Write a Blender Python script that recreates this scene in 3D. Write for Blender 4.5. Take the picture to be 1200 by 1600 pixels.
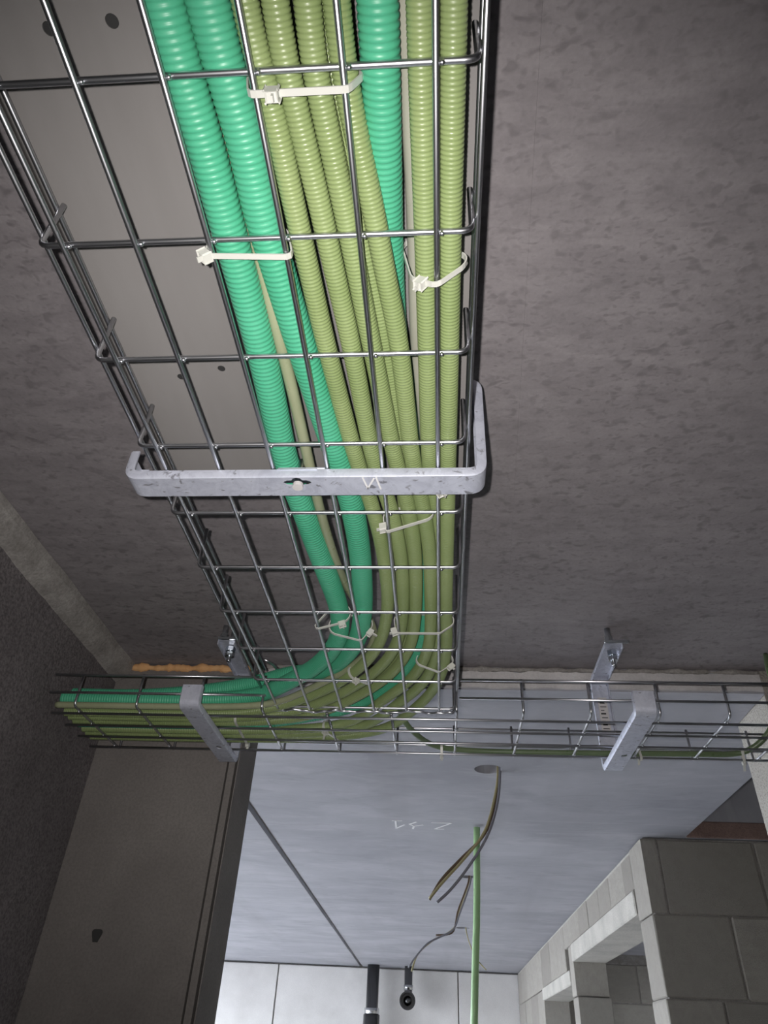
import bpy, bmesh, math, random
import numpy as np
from mathutils import Vector, Matrix, noise

for o in list(bpy.data.objects):
    bpy.data.objects.remove(o)
S = bpy.context.scene
COL = S.collection
rng = random.Random(7)

# ------------------------------------------------------------------ camera
F = 1094.0                       # focal length in pixels of the 1200x1600 frame
CZ = 2.0                         # lens height above the floor (arm's reach under the ceiling)
def nz(v):
    v = np.array(v, float); return v / np.linalg.norm(v)
_Y = nz((89, -853, -F)); _Z = np.array((77, 1410, -F), float)
_Z = nz(_Z - _Z.dot(_Y) * _Y); _X = np.cross(_Y, _Z)
RW = np.array([_X, _Y, _Z])      # camera axes -> room axes (x right, y along the main tray, z up)
cam = bpy.data.cameras.new('camera'); camo = bpy.data.objects.new('camera', cam); COL.objects.link(camo)
cam.sensor_fit = 'HORIZONTAL'; cam.sensor_width = 36.0; cam.lens = 36.0 * F / 1200.0
cam.clip_start = 0.01; cam.clip_end = 100
M = Matrix(RW.tolist()).to_4x4(); M.translation = (0, 0, CZ); camo.matrix_world = M
S.camera = camo

def P(u, v, h=None, D=None, X=None):
    """room point seen at a pixel, on a known height h (over the lens), depth D or side X"""
    d = RW @ np.array(((u - 600) / F, -(v - 800) / F, -1.0))
    s = h / d[2] if h is not None else D / d[1] if D is not None else X / d[0]
    p = d * s
    return np.array((p[0], p[1], p[2] + CZ))

# ------------------------------------------------------------------ world, lights, exposure
S.view_settings.view_transform = 'Standard'; S.view_settings.look = 'None'
S.view_settings.gamma = 1.0; S.view_settings.use_curve_mapping = False
S.view_settings.exposure = 0.0
w = bpy.data.worlds.new('overcast_sky'); S.world = w; w.use_nodes = True
wb = w.node_tree.nodes['Background']; wb.inputs[0].default_value = (0.86, 0.92, 1.0, 1); wb.inputs[1].default_value = 22.0
fl = bpy.data.lights.new('phone_flash', 'SPOT'); flo = bpy.data.objects.new('phone_flash', fl); COL.objects.link(flo)
fl.energy = 24.0; fl.color = (1.0, 0.95, 0.92); fl.shadow_soft_size = 0.004; fl.spot_size = math.radians(108); fl.spot_blend = 1.0
fp = RW @ np.array((-0.020, 0.012, 0.0))
M2 = Matrix(RW.tolist()).to_4x4() @ Matrix.Rotation(math.radians(-5), 4, 'X'); M2.translation = (fp[0], fp[1], fp[2] + CZ); flo.matrix_world = M2
def portal(name, loc, rot, sx, sy):
    l = bpy.data.lights.new(name, 'AREA'); l.shape = 'RECTANGLE'; l.size = sx; l.size_y = sy
    l.cycles.is_portal = True
    o = bpy.data.objects.new(name, l); COL.objects.link(o); o.location = loc; o.rotation_euler = rot
portal('window_portal', (-3.55, 3.89, 1.3), (0, math.radians(-90), 0), 2.2, 4.82)

# ------------------------------------------------------------------ helpers
def mat(name, base, rough=0.6, metal=0.0, build=None, spec=0.5):
    m = bpy.data.materials.new(name); m.use_nodes = True
    nt = m.node_tree; b = nt.nodes['Principled BSDF']
    b.inputs['Base Color'].default_value = (*base, 1); b.inputs['Roughness'].default_value = rough
    b.inputs['Metallic'].default_value = metal; b.inputs['Specular IOR Level'].default_value = spec
    if build: build(nt, b)
    return m
class N:
    """tiny node-graph helper"""
    def __init__(s, nt): s.nt = nt
    def n(s, t, **k):
        x = s.nt.nodes.new(t)
        for a, v in k.items(): setattr(x, a, v)
        return x
    def l(s, a, b): s.nt.links.new(a, b)
    def coord(s, scale=(1, 1, 1), loc=(0, 0, 0), rot=(0, 0, 0), kind='Object'):
        c = s.n('ShaderNodeTexCoord'); m = s.n('ShaderNodeMapping')
        m.inputs['Scale'].default_value = scale; m.inputs['Location'].default_value = loc; m.inputs['Rotation'].default_value = rot
        s.l(c.outputs[kind], m.inputs[0]); return m.outputs[0]
    def noise(s, vec, scale, detail=4, rough=0.55, dist=0.0):
        x = s.n('ShaderNodeTexNoise'); x.inputs['Scale'].default_value = scale; x.inputs['Detail'].default_value = detail
        x.inputs['Roughness'].default_value = rough; x.inputs['Distortion'].default_value = dist
        s.l(vec, x.inputs['Vector']); return x.outputs['Fac']
    def vor(s, vec, scale, feature='F1', rnd=1.0):
        x = s.n('ShaderNodeTexVoronoi'); x.feature = feature; x.inputs['Scale'].default_value = scale; x.inputs['Randomness'].default_value = rnd
        s.l(vec, x.inputs['Vector']); return x.outputs['Distance']
    def ramp(s, f, *stops):
        x = s.n('ShaderNodeValToRGB'); e = x.color_ramp.elements
        while len(e) < len(stops): e.new(0.5)
        for i, (p, c) in enumerate(stops):
            e[i].position = p; e[i].color = (c, c, c, 1) if not hasattr(c, '__len__') else (*c, 1)
        s.l(f, x.inputs[0]); return x.outputs[0]
    def mix(s, f, a, b, mode='MIX'):
        x = s.n('ShaderNodeMix', data_type='RGBA', blend_type=mode)
        for i, v in ((0, f), (6, a), (7, b)):
            if hasattr(v, 'default_value'): s.l(v, x.inputs[i])
            else: x.inputs[i].default_value = v if i == 0 else (*v, 1)
        return x.outputs[2]
    def math(s, op, a, b=0.0):
        x = s.n('ShaderNodeMath', operation=op)
        for i, v in ((0, a), (1, b)):
            if hasattr(v, 'default_value'): s.l(v, x.inputs[i])
            else: x.inputs[i].default_value = v
        return x.outputs[0]
    def bump(s, hgt, b, strength=0.3, dist=0.002):
        x = s.n('ShaderNodeBump'); x.inputs['Strength'].default_value = strength; x.inputs['Distance'].default_value = dist
        s.l(hgt, x.inputs['Height']); s.l(x.outputs[0], b.inputs['Normal'])
    def blob(s, pt, rad, stretch=(1, 1, 1)):
        """1 near a room point, 0 beyond rad (object coordinates)"""
        v = s.coord(scale=stretch, loc=(-pt[0] * stretch[0], -pt[1] * stretch[1], -pt[2] * stretch[2]))
        x = s.n('ShaderNodeVectorMath', operation='LENGTH'); s.l(v, x.inputs[0])
        r = s.n('ShaderNodeMapRange'); r.inputs[1].default_value = 0; r.inputs[2].default_value = rad
        r.inputs[3].default_value = 1; r.inputs[4].default_value = 0
        s.l(x.outputs['Value'], r.inputs[0]); return r.outputs[0]

def m_ceiling(nt, b):
    g = N(nt); c = g.coord()
    big = g.noise(c, 2.6, 6, 0.65, 0.5)
    col = g.mix(g.ramp(big, (0.3, 0.0), (0.7, 1.0)), (0.205, 0.188, 0.198), (0.325, 0.30, 0.308))
    mid = g.noise(g.coord(scale=(1, 1.3, 1)), 19, 5, 0.62, 0.8)
    col = g.mix(g.ramp(mid, (0.36, 0.0), (0.64, 0.42)), col, (0.36, 0.335, 0.345))
    st = g.noise(g.coord(scale=(6, 24, 6)), 1.6, 5, 0.6, 0.6)
    col = g.mix(g.ramp(st, (0.40, 0.30), (0.60, 0.0)), col, (0.155, 0.14, 0.15))
    gate = g.ramp(g.noise(c, 6.0, 4), (0.30, 0.25), (0.60, 0.85))
    p1 = g.ramp(g.noise(g.coord(scale=(58, 84, 58), rot=(0, 0, 0.55)), 1.0, 1.5, 0.5, 0.25), (0.56, 0.0), (0.70, 1.0))
    p2 = g.ramp(g.noise(g.coord(scale=(95, 150, 95), rot=(0, 0, 0.2), loc=(3, 5, 1)), 1.0, 1.5, 0.5, 0.25), (0.57, 0.0), (0.72, 0.8))
    pf = g.math('MULTIPLY', g.math('MAXIMUM', p1, p2), gate)
    col = g.mix(g.math('MULTIPLY', pf, 0.72), col, (0.118, 0.106, 0.112))
    fine = g.noise(c, 260, 3)
    col = g.mix(g.ramp(fine, (0.3, 0.22), (0.7, 0.0)), col, (0.13, 0.12, 0.125))
    pk = P(1185, 885, 0.60)      # broken patch near the right edge
    bl = g.math('MULTIPLY', g.blob(pk, 0.16), g.ramp(g.noise(g.coord(scale=(30, 55, 30)), 1.0, 4, 0.65), (0.50, 0.0), (0.60, 1.0)))
    bl = g.ramp(bl, (0.12, 0.0), (0.35, 0.9))
    col = g.mix(bl, col, (0.06, 0.055, 0.06))
    g.l(col, b.inputs['Base Color'])
    hgt = g.math('SUBTRACT', g.noise(c, 120, 4), g.math('ADD', pf, bl))
    g.bump(hgt, b, 0.28, 0.0014)
def m_slab(nt, b):
    g = N(nt); c = g.coord()
    big = g.noise(g.coord(scale=(1.0, 1.6, 1)), 2.0, 6, 0.62, 0.4)
    col = g.mix(g.ramp(big, (0.32, 0.0), (0.68, 1.0)), (0.305, 0.31, 0.345), (0.42, 0.425, 0.465))
    st = g.noise(g.coord(scale=(2.2, 6, 1)), 1.9, 6, 0.65, 0.8)
    col = g.mix(g.ramp(st, (0.52, 0.0), (0.75, 0.45)), col, (0.52, 0.52, 0.555))
    sd = g.noise(g.coord(scale=(3.0, 7, 1), loc=(3, 1, 0)), 1.8, 5, 0.65, 0.8)
    col = g.mix(g.ramp(sd, (0.54, 0.0), (0.78, 0.5)), col, (0.22, 0.22, 0.245))
    ln = g.noise(g.coord(scale=(0.35, 30, 1), loc=(1, 5, 0)), 1.3, 3, 0.5, 0.2)
    col = g.mix(g.ramp(ln, (0.68, 0.0), (0.74, 0.22)), col, (0.60, 0.60, 0.63))
    bars = g.noise(g.coord(scale=(4.5, 0.35, 1), loc=(7, 2, 0)), 1.3, 3, 0.5, 0.3)
    col = g.mix(g.ramp(bars, (0.55, 0.0), (0.75, 0.35)), col, (0.25, 0.245, 0.26))
    dust = g.noise(g.coord(scale=(9, 16, 1)), 1.1, 5, 0.65, 1.5)
    for q, r in (((762, 1203), 0.22), ((730, 1370), 0.20), ((724, 1450), 0.26)):
        hb = g.blob(P(*q, 0.555), r)
        f = g.math('MULTIPLY', g.ramp(hb, (0.05, 0.0), (0.8, 1.0)), g.ramp(dust, (0.42, 0.0), (0.64, 0.9)))
        col = g.mix(f, col, (0.72, 0.72, 0.74))
    g.l(col, b.inputs['Base Color'])
    g.bump(g.noise(c, 60, 4), b, 0.15, 0.002)
def concrete(c1, c2, sc=2.0, speck=0.2, bump=0.25, stretch=(1, 1, 1)):
    def f(nt, b):
        g = N(nt); c = g.coord()
        col = g.mix(g.ramp(g.noise(g.coord(scale=stretch), sc, 6, 0.62), (0.32, 0.0), (0.68, 1.0)), c1, c2)
        col = g.mix(g.ramp(g.noise(c, 230, 3, 0.7), (0.35, speck), (0.6, 0.0)), col, tuple(x * 0.4 for x in c1))
        g.l(col, b.inputs['Base Color']); g.bump(g.noise(c, 140, 5, 0.65), b, bump, 0.0025)
    return f
def m_block(nt, b):
    g = N(nt); c = g.coord(); oi = g.n('ShaderNodeObjectInfo')
    col = g.mix(oi.outputs['Random'], (0.32, 0.30, 0.268), (0.44, 0.417, 0.37))
    col = g.mix(g.ramp(g.noise(c, 9, 5, 0.6), (0.35, 0.35), (0.65, 0.0)), col, (0.265, 0.245, 0.22))
    col = g.mix(g.ramp(g.noise(c, 260, 2, 0.7), (0.38, 0.55), (0.5, 0.0)), col, (0.12, 0.11, 0.105))
    g.l(col, b.inputs['Base Color']); g.bump(g.noise(c, 190, 4, 0.7), b, 0.6, 0.004)
def m_galv(nt, b):
    g = N(nt); c = g.coord()
    n1 = g.noise(c, 55, 5, 0.7, 1.0)
    col = g.mix(g.ramp(n1, (0.36, 0.0), (0.6, 1.0)), (0.50, 0.525, 0.62), (0.64, 0.67, 0.77))
    sm = g.ramp(g.noise(g.coord(scale=(1, 1.6, 1)), 80, 5, 0.6, 0.6), (0.60, 0.0), (0.67, 1.0))
    g.l(g.mix(sm, col, (0.24, 0.245, 0.28)), b.inputs['Base Color'])
    g.l(g.ramp(n1, (0.3, 0.55), (0.7, 0.38)), b.inputs['Roughness'])
    g.bump(g.noise(c, 300, 3), b, 0.08, 0.001)
def m_plastic(c1, c2, r1=0.25, r2=0.42):
    def f(nt, b):
        g = N(nt); c = g.coord()
        g.l(g.mix(g.ramp(g.noise(c, 14, 4), (0.3, 0.0), (0.7, 1.0)), c1, c2), b.inputs['Base Color'])
        g.l(g.ramp(g.noise(c, 90, 4), (0.3, r1), (0.7, r2)), b.inputs['Roughness'])
    return f
def m_foam(nt, b):
    g = N(nt); c = g.coord()
    g.l(g.mix(g.noise(c, 60, 4), (0.62, 0.28, 0.10), (0.85, 0.55, 0.28)), b.inputs['Base Color'])
    g.bump(g.noise(c, 200, 4), b, 0.5, 0.002)

MT = dict(
    ceiling=mat('ceiling_concrete', (0.3, 0.28, 0.28), 0.75, build=m_ceiling),
    slab=mat('slab_concrete', (0.4, 0.4, 0.42), 0.7, build=m_slab),
    rough=mat('dark_rough_render', (0.2, 0.19, 0.19), 0.9, build=concrete((0.15, 0.135, 0.14), (0.235, 0.215, 0.22), 5, 0.75, 0.9)),
    pillar=mat('pillar_concrete', (0.3, 0.28, 0.27), 0.8, build=concrete((0.155, 0.142, 0.135), (0.25, 0.232, 0.22), 3.0, 0.25, 0.25)),
    backwall=mat('back_wall_concrete', (0.6, 0.6, 0.58), 0.8, build=concrete((0.60, 0.585, 0.57), (0.76, 0.745, 0.73), 2.5, 0.2, 0.2)),
    mortar=mat('mortar', (0.36, 0.34, 0.32), 0.9, build=concrete((0.25, 0.235, 0.22), (0.40, 0.38, 0.36), 30, 0.4, 0.6)),
    plaster=mat('pale_plaster', (0.62, 0.6, 0.6), 0.9, build=concrete((0.50, 0.485, 0.49), (0.70, 0.68, 0.68), 14, 0.15, 0.3)),
    redmortar=mat('brown_mortar', (0.25, 0.17, 0.14), 0.9, build=concrete((0.20, 0.13, 0.11), (0.32, 0.22, 0.19), 12, 0.4, 0.6)),
    lintel=mat('lintel_concrete', (0.5, 0.49, 0.45), 0.85, build=concrete((0.40, 0.385, 0.35), (0.56, 0.54, 0.49), 7, 0.35, 0.4)),
    floor=mat('floor_concrete', (0.4, 0.39, 0.38), 0.8, build=concrete((0.18, 0.178, 0.18), (0.27, 0.265, 0.27), 1.5)),
    block=mat('porous_block', (0.38, 0.36, 0.34), 0.95, build=m_block),
    wire=mat('zinc_wire', (0.58, 0.59, 0.62), 0.33, 1.0),
    galv=mat('galvanised_steel', (0.6, 0.62, 0.66), 0.5, 0.35, build=m_galv),
    bolt=mat('zinc_bolt', (0.62, 0.66, 0.70), 0.28, 1.0),
    lid=mat('pale_sheet_metal', (0.42, 0.405, 0.395), 0.5, 0.0, build=concrete((0.215, 0.205, 0.20), (0.25, 0.24, 0.235), 3, 0.0, 0.02, (4, 0.6, 1))),
    green=mat('emerald_conduit', (0.04, 0.5, 0.25), 0.35, build=m_plastic((0.062, 0.375, 0.215), (0.085, 0.43, 0.258), 0.36, 0.52)),
    olive=mat('olive_conduit', (0.3, 0.38, 0.14), 0.35, build=m_plastic((0.222, 0.292, 0.118), (0.27, 0.340, 0.148), 0.30, 0.46)),
    cable=mat('olive_cable', (0.3, 0.33, 0.2), 0.4, build=m_plastic((0.27, 0.30, 0.18), (0.34, 0.36, 0.23))),
    cabled=mat('dark_green_cable', (0.1, 0.15, 0.08), 0.45, build=m_plastic((0.10, 0.15, 0.075), (0.14, 0.19, 0.10))),
    greycable=mat('grey_cable', (0.36, 0.36, 0.30), 0.45, build=m_plastic((0.33, 0.33, 0.27), (0.40, 0.40, 0.33))),
    tie=mat('natural_nylon', (0.58, 0.585, 0.54), 0.35),
    foam=mat('orange_foam', (0.75, 0.4, 0.18), 0.9, build=m_foam),
    chalk=mat('chalk', (0.85, 0.85, 0.86), 0.95),
    sticker=mat('sticker_paper', (0.62, 0.60, 0.60), 0.6),
    ink=mat('black_print_and_hole_dark', (0.03, 0.03, 0.03), 0.6),
    black=mat('black_coated_pipe', (0.02, 0.02, 0.022), 0.22, 0.0, spec=0.8),
    darksteel=mat('dark_polished_pipe', (0.16, 0.16, 0.165), 0.2, 1.0),
    chrome=mat('bright_steel_collar', (0.55, 0.56, 0.57), 0.25, 1.0),
    pole=mat('pale_green_tube', (0.3, 0.5, 0.25), 0.4, build=m_plastic((0.28, 0.47, 0.22), (0.36, 0.56, 0.28))),
    wy=mat('yellow_wire', (0.36, 0.32, 0.17), 0.4), wbn=mat('brown_wire', (0.12, 0.08, 0.05), 0.4), wbl=mat('grey_blue_wire', (0.20, 0.20, 0.23), 0.4),
)

def root_loc(p):
    v = Vector((0, 0, 0))
    while p is not None: v += p.location; p = p.parent
    return v
def link(name, me, m, parent=None, loc=None):
    """meshes come in room coordinates; they are stored relative to loc / their parent's base"""
    o = bpy.data.objects.new(name, me); COL.objects.link(o)
    if m is not None and not me.materials: me.materials.append(MT[m])
    base = Vector(loc) if loc is not None else root_loc(parent)
    if base.length > 0: me.transform(Matrix.Translation(-base))
    if parent is not None:
        o.parent = parent; o.location = base - root_loc(parent)
    else: o.location = base
    return o
def mk(verts, faces, smooth=False):
    me = bpy.data.meshes.new('m'); me.from_pydata([tuple(map(float, v)) for v in verts], [], faces); me.update()
    if smooth: me.shade_smooth()
    return me
def bm_mesh(bm, smooth=False):
    me = bpy.data.meshes.new('m'); bmesh.ops.recalc_face_normals(bm, faces=bm.faces[:]); bm.to_mesh(me); bm.free()
    if smooth: me.shade_smooth()
    return me
def tag(o, label=None, cat=None, group=None, kind=None):
    if label: o['label'] = label
    if cat: o['category'] = cat
    if group: o['group'] = group
    if kind: o['kind'] = kind
    return o
def empty(name, loc):
    o = bpy.data.objects.new(name, None); COL.objects.link(o); o.location = loc; o.empty_display_size = 0.05; return o
def box_me(x0, x1, y0, y1, z0, z1, bevel=0.0):
    bm = bmesh.new(); bmesh.ops.create_cube(bm, size=1)
    for v in bm.verts: v.co = Vector((x0 + (v.co.x + .5) * (x1 - x0), y0 + (v.co.y + .5) * (y1 - y0), z0 + (v.co.z + .5) * (z1 - z0)))
    if bevel: bmesh.ops.bevel(bm, geom=bm.edges[:], offset=bevel, segments=1, affect='EDGES')
    return bm_mesh(bm)
def prism_me(poly, z0, z1, axes=(0, 1, 2)):
    """polygon in the plane of axes[0:2] extruded along axes[2]"""
    n = len(poly); vs = []
    for z in (z0, z1):
        for a, b in poly:
            p = [0, 0, 0]; p[axes[0]] = a; p[axes[1]] = b; p[axes[2]] = z; vs.append(p)
    fs = [list(range(n)), list(range(2 * n - 1, n - 1, -1))] + [[i, n + i, n + (i + 1) % n, (i + 1) % n] for i in range(n)]
    bm = bmesh.new(); bv = [bm.verts.new(v) for v in vs]
    for f in fs: bm.faces.new([bv[i] for i in f])
    return bm_mesh(bm)
def cut(o, *cutters):
    """real holes: boolean difference, applied at once"""
    dg = bpy.context.evaluated_depsgraph_get
    for me in cutters:
        c = bpy.data.objects.new('cutter', me); COL.objects.link(c)
        md = o.modifiers.new('b', 'BOOLEAN'); md.object = c; md.operation = 'DIFFERENCE'; md.solver = 'EXACT'
        d = dg(); d.update(); new = bpy.data.meshes.new_from_object(o.evaluated_get(d))
        o.modifiers.clear(); o.data = new; bpy.data.objects.remove(c)
def apply_mods(o):
    d = bpy.context.evaluated_depsgraph_get(); d.update()
    new = bpy.data.meshes.new_from_object(o.evaluated_get(d)); o.modifiers.clear(); o.data = new
def cyl_me(c, r, z0, z1, n=24, wob=0.0):
    return prism_me([(c[0] + r * (1 + wob * rng.uniform(-1, 1)) * math.cos(2 * math.pi * i / n), c[1] + r * (1 + wob * rng.uniform(-1, 1)) * math.sin(2 * math.pi * i / n)) for i in range(n)], z0, z1)
def frames(pts):
    pts = np.asarray(pts, float); t = np.gradient(pts, axis=0); t /= np.linalg.norm(t, axis=1)[:, None]
    u = np.zeros_like(pts); a = np.array((0, 0, 1.0)) if abs(t[0][2]) < 0.9 else np.array((1.0, 0, 0))
    u[0] = nz(a - a.dot(t[0]) * t[0])
    for i in range(1, len(pts)):
        q = u[i - 1] - u[i - 1].dot(t[i]) * t[i]; u[i] = q / np.linalg.norm(q)
    return pts, t, u, np.cross(t, u)
def tube_me(pts, r, n=10, caps=True, smooth=True, extra=None):
    pts, t, u, v = frames(pts); k = len(pts); r = np.broadcast_to(np.asarray(r, float), (k,))
    a = np.linspace(0, 2 * np.pi, n, endpoint=False)
    vs = pts[:, None, :] + r[:, None, None] * (np.cos(a)[None, :, None] * u[:, None, :] + np.sin(a)[None, :, None] * v[:, None, :])
    vs = vs.reshape(-1, 3); i = np.arange(k - 1)[:, None] * n; j = np.arange(n)[None, :]; j2 = (j + 1) % n
    fs = np.stack([i + j, i + j2, i + n + j2, i + n + j], -1).reshape(-1, 4).tolist(); vs = vs.tolist()
    if caps: fs += [list(range(n - 1, -1, -1)), list(range((k - 1) * n, k * n))]
    if extra:
        for (c, rad) in extra:       # little weld beads
            b0 = len(vs); rows, cols = 5, 6
            for p in range(rows):
                th = math.pi * (p + .5) / rows
                for q in range(cols):
                    ph = 2 * math.pi * q / cols
                    vs.append((c[0] + rad * math.sin(th) * math.cos(ph), c[1] + rad * math.sin(th) * math.sin(ph), c[2] + rad * math.cos(th)))
            for p in range(rows - 1):
                for q in range(cols):
                    fs.append([b0 + p * cols + q, b0 + (p + 1) * cols + q, b0 + (p + 1) * cols + (q + 1) % cols, b0 + p * cols + (q + 1) % cols])
            fs.append([b0 + q for q in range(cols)]); fs.append([b0 + (rows - 1) * cols + q for q in range(cols - 1, -1, -1)])
    return mk(vs, fs, smooth)
def rounded(pts, r, n=5):
    """polyline with circular-ish corners"""
    pts = [np.array(p, float) for p in pts]; out = [pts[0]]
    for a, b, c in zip(pts, pts[1:], pts[2:]):
        d1 = nz(a - b); d2 = nz(c - b); k = min(r, 0.45 * np.linalg.norm(a - b), 0.45 * np.linalg.norm(c - b))
        p0, p2 = b + d1 * k, b + d2 * k
        for i in range(n + 1):
            s = i / n; out.append((1 - s) ** 2 * p0 + 2 * s * (1 - s) * b + s * s * p2)
    out.append(pts[-1]); return out
def smooth_path(ctrl, step, sig=0.02):
    """Catmull-Rom through the control points, evenly resampled and relaxed"""
    c = np.array(ctrl, float); c = np.vstack([2 * c[0] - c[1], c, 2 * c[-1] - c[-2]]); out = []
    for i in range(1, len(c) - 2):
        p0, p1, p2, p3 = c[i - 1:i + 3]; m = max(4, int(np.linalg.norm(p2 - p1) / 0.004))
        for k in range(m):
            s = k / m
            out.append(0.5 * (2 * p1 + (p2 - p0) * s + (2 * p0 - 5 * p1 + 4 * p2 - p3) * s ** 2 + (3 * p1 - p0 - 3 * p2 + p3) * s ** 3))
    out.append(c[-2]); out = np.array(out)
    def resample(p, st):
        d = np.concatenate([[0], np.cumsum(np.linalg.norm(np.diff(p, axis=0), axis=1))]); n = max(3, int(round(d[-1] / st)) + 1)
        q = np.linspace(0, d[-1], n); return np.stack([np.interp(q, d, p[:, k]) for k in range(3)], 1)
    p = resample(out, 0.004); w_ = int(3 * sig / 0.004)
    if w_ > 0:
        ker = np.exp(-0.5 * (np.arange(-w_, w_ + 1) * 0.004 / sig) ** 2); ker /= ker.sum()
        pad = np.vstack([2 * p[0] - p[w_:0:-1], p, 2 * p[-1] - p[-2:-w_ - 2:-1]])
        p = np.stack([np.convolve(pad[:, k], ker, 'valid') for k in range(3)], 1)
    return resample(p, step)

# ================================================================== THE SETTING
H, H2 = 0.60, 0.555                      # undersides over the lens: near ceiling, far slab
ZH, Z2 = CZ + H, CZ + H2
XW, YB, YW = -0.638, 1.265, 6.65         # left wall, joint at the end of the near ceiling, far wall

tag(link('floor', box_me(-3.7, 3.0, -2.0, 6.9, -0.2, 0.0), 'floor'), 'bare concrete floor of the shell below', kind='structure')
tag(link('ground', box_me(-40, -3.7, -30, 40, -0.3, -0.05), 'floor'), 'pale ground outside the window', kind='structure')

ceil = tag(empty('ceiling', (0, 0, ZH)), 'grey concrete ceiling of precast slabs', kind='structure')
s0, s1 = P(832, 280, H), P(788, 1040, H)
def seam(y): return s0[0] + (s1[0] - s0[0]) * (y - s0[1]) / (s1[1] - s0[1])
link('ceiling_panel', prism_me([(-0.85, -2), (seam(-2), -2), (seam(YB), YB), (-0.366, YB), (-0.366, 1.384), (-0.85, 1.384)], ZH + 0.0012, ZH + .2), 'ceiling', ceil)
link('ceiling_panel', prism_me([(seam(-2), -2), (3.0, -2), (3.0, YB), (seam(YB), YB)], ZH, ZH + .2), 'ceiling', ceil)
jx = lambda y: -0.527 - (y - 1.383) * 0.0192       # slanting joint between the far slabs
slabB = link('ceiling_panel', prism_me([(-0.364, YB), (0.598, YB), (0.598, 1.425), (0.735, 1.425), (0.735, 2.32), (2.7, 2.32), (2.7, YW + .25), (jx(YW), YW + .25), (jx(1.385), 1.385), (-0.364, 1.385)], Z2, Z2 + .22), 'slab', ceil)
link('ceiling_panel', prism_me([(-3.7, 1.385), (jx(1.385) - .022, 1.385), (jx(YW) - .022, YW + .25), (-3.7, YW + .25)], Z2, Z2 + .22), 'slab', ceil)
link('joint_filler', prism_me([(jx(1.385) - .022, 1.385), (jx(1.385), 1.385), (jx(YW), YW + .25), (jx(YW) - .022, YW + .25)], Z2 + .018, Z2 + .2), 'mortar', ceil)
for (a, b_), v in (((741, 784), 1202), ((719, 742), 1370), ((712, 734), 1450)):
    c = (P(a, v, H2) + P(b_, v, H2)) / 2; r = (P(b_, v, H2)[0] - P(a, v, H2)[0]) / 2
    cut(slabB, cyl_me(c, r, Z2 - .1, Z2 + .2, 28, 0.02))
link('joint_filler', box_me(jx(YW) - .024, jx(YW) + .002, YW + .002, YW + .24, Z2 - .002, Z2 + .02), 'mortar', ceil)  # added block stopping daylight leaking in behind the joint end
# chalk strokes on the far slab
def chalk(strokes, h, wd, parent):
    vs, fs = [], []
    for st in strokes:
        pts = [P(u, v, h) for u, v in st]
        for a, b_ in zip(pts, pts[1:]):
            d = nz(b_ - a); nrm = np.array((-d[1], d[0], 0)) * wd / 2; k = len(vs)
            for q in (a - nrm - d * wd * .3, a + nrm - d * wd * .3, b_ + nrm + d * wd * .3, b_ - nrm + d * wd * .3): vs += [q - (0, 0, .0003), q - (0, 0, .0009)]
            fs += [[k, k + 2, k + 4, k + 6], [k + 7, k + 5, k + 3, k + 1], [k, k + 1, k + 3, k + 2], [k + 2, k + 3, k + 5, k + 4], [k + 4, k + 5, k + 7, k + 6], [k + 6, k + 7, k + 1, k]]
    return link('chalk_mark', mk(vs, fs), 'chalk', parent)
zc = lambda *q: [(600 + x * .11667, 1260 + y * .11667) for x, y in q]
chalk([zc((115, 188), (235, 190)), zc((155, 190), (165, 292)), zc((165, 290), (270, 245))], H2, .006, ceil)
chalk([zc((430, 208), (345, 235), (400, 262), (520, 245)), zc((400, 262), (388, 295))], H2, .006, ceil)
chalk([zc((640, 215), (905, 222), (680, 300), (800, 302))], H2, .005, ceil)

tag(link('wall_left', box_me(-0.85, XW, -2.0, YB - .001, 0, ZH), 'rough'), 'dark rough left wall beside the trays', kind='structure')
tag(link('wall_front', box_me(-0.85, 3.0, -2.2, -2.0, 0, ZH), 'rough'), 'wall behind the viewer', kind='structure')
tag(link('wall_right', box_me(3.0, 3.2, -2.2, 1.265, 0, ZH), 'rough'), 'right wall of the near room', kind='structure')
# ragged mortar strip where the left wall meets the ceiling
vs, fs = [], []; ny = 120
for i in range(ny + 1):
    y = -1.0 + (YB + 1.0 - .002) * i / ny
    dz = 0.030 + 0.006 * noise.noise((y * 7, 3, 0)) + 0.003 * noise.noise((y * 30, 1, 0)); px = 0.016 + .003 * noise.noise((y * 9, 8, 0))
    for (x, z) in ((XW, ZH), (XW + px + .012, ZH), (XW + px + .010, ZH - .012), (XW + px, ZH - dz), (XW + .003, ZH - dz - .008), (XW, ZH - dz - .010)): vs.append((x, y, z))
for i in range(ny):
    for k in range(6): fs.append([i * 6 + k, i * 6 + (k + 1) % 6, (i + 1) * 6 + (k + 1) % 6, (i + 1) * 6 + k])
fs += [[5, 4, 3, 2, 1, 0], [ny * 6 + k for k in range(6)]]
tag(link('trim_1', mk(vs, fs), 'mortar'), 'ragged mortar strip between dark left wall and ceiling', kind='structure')
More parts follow.
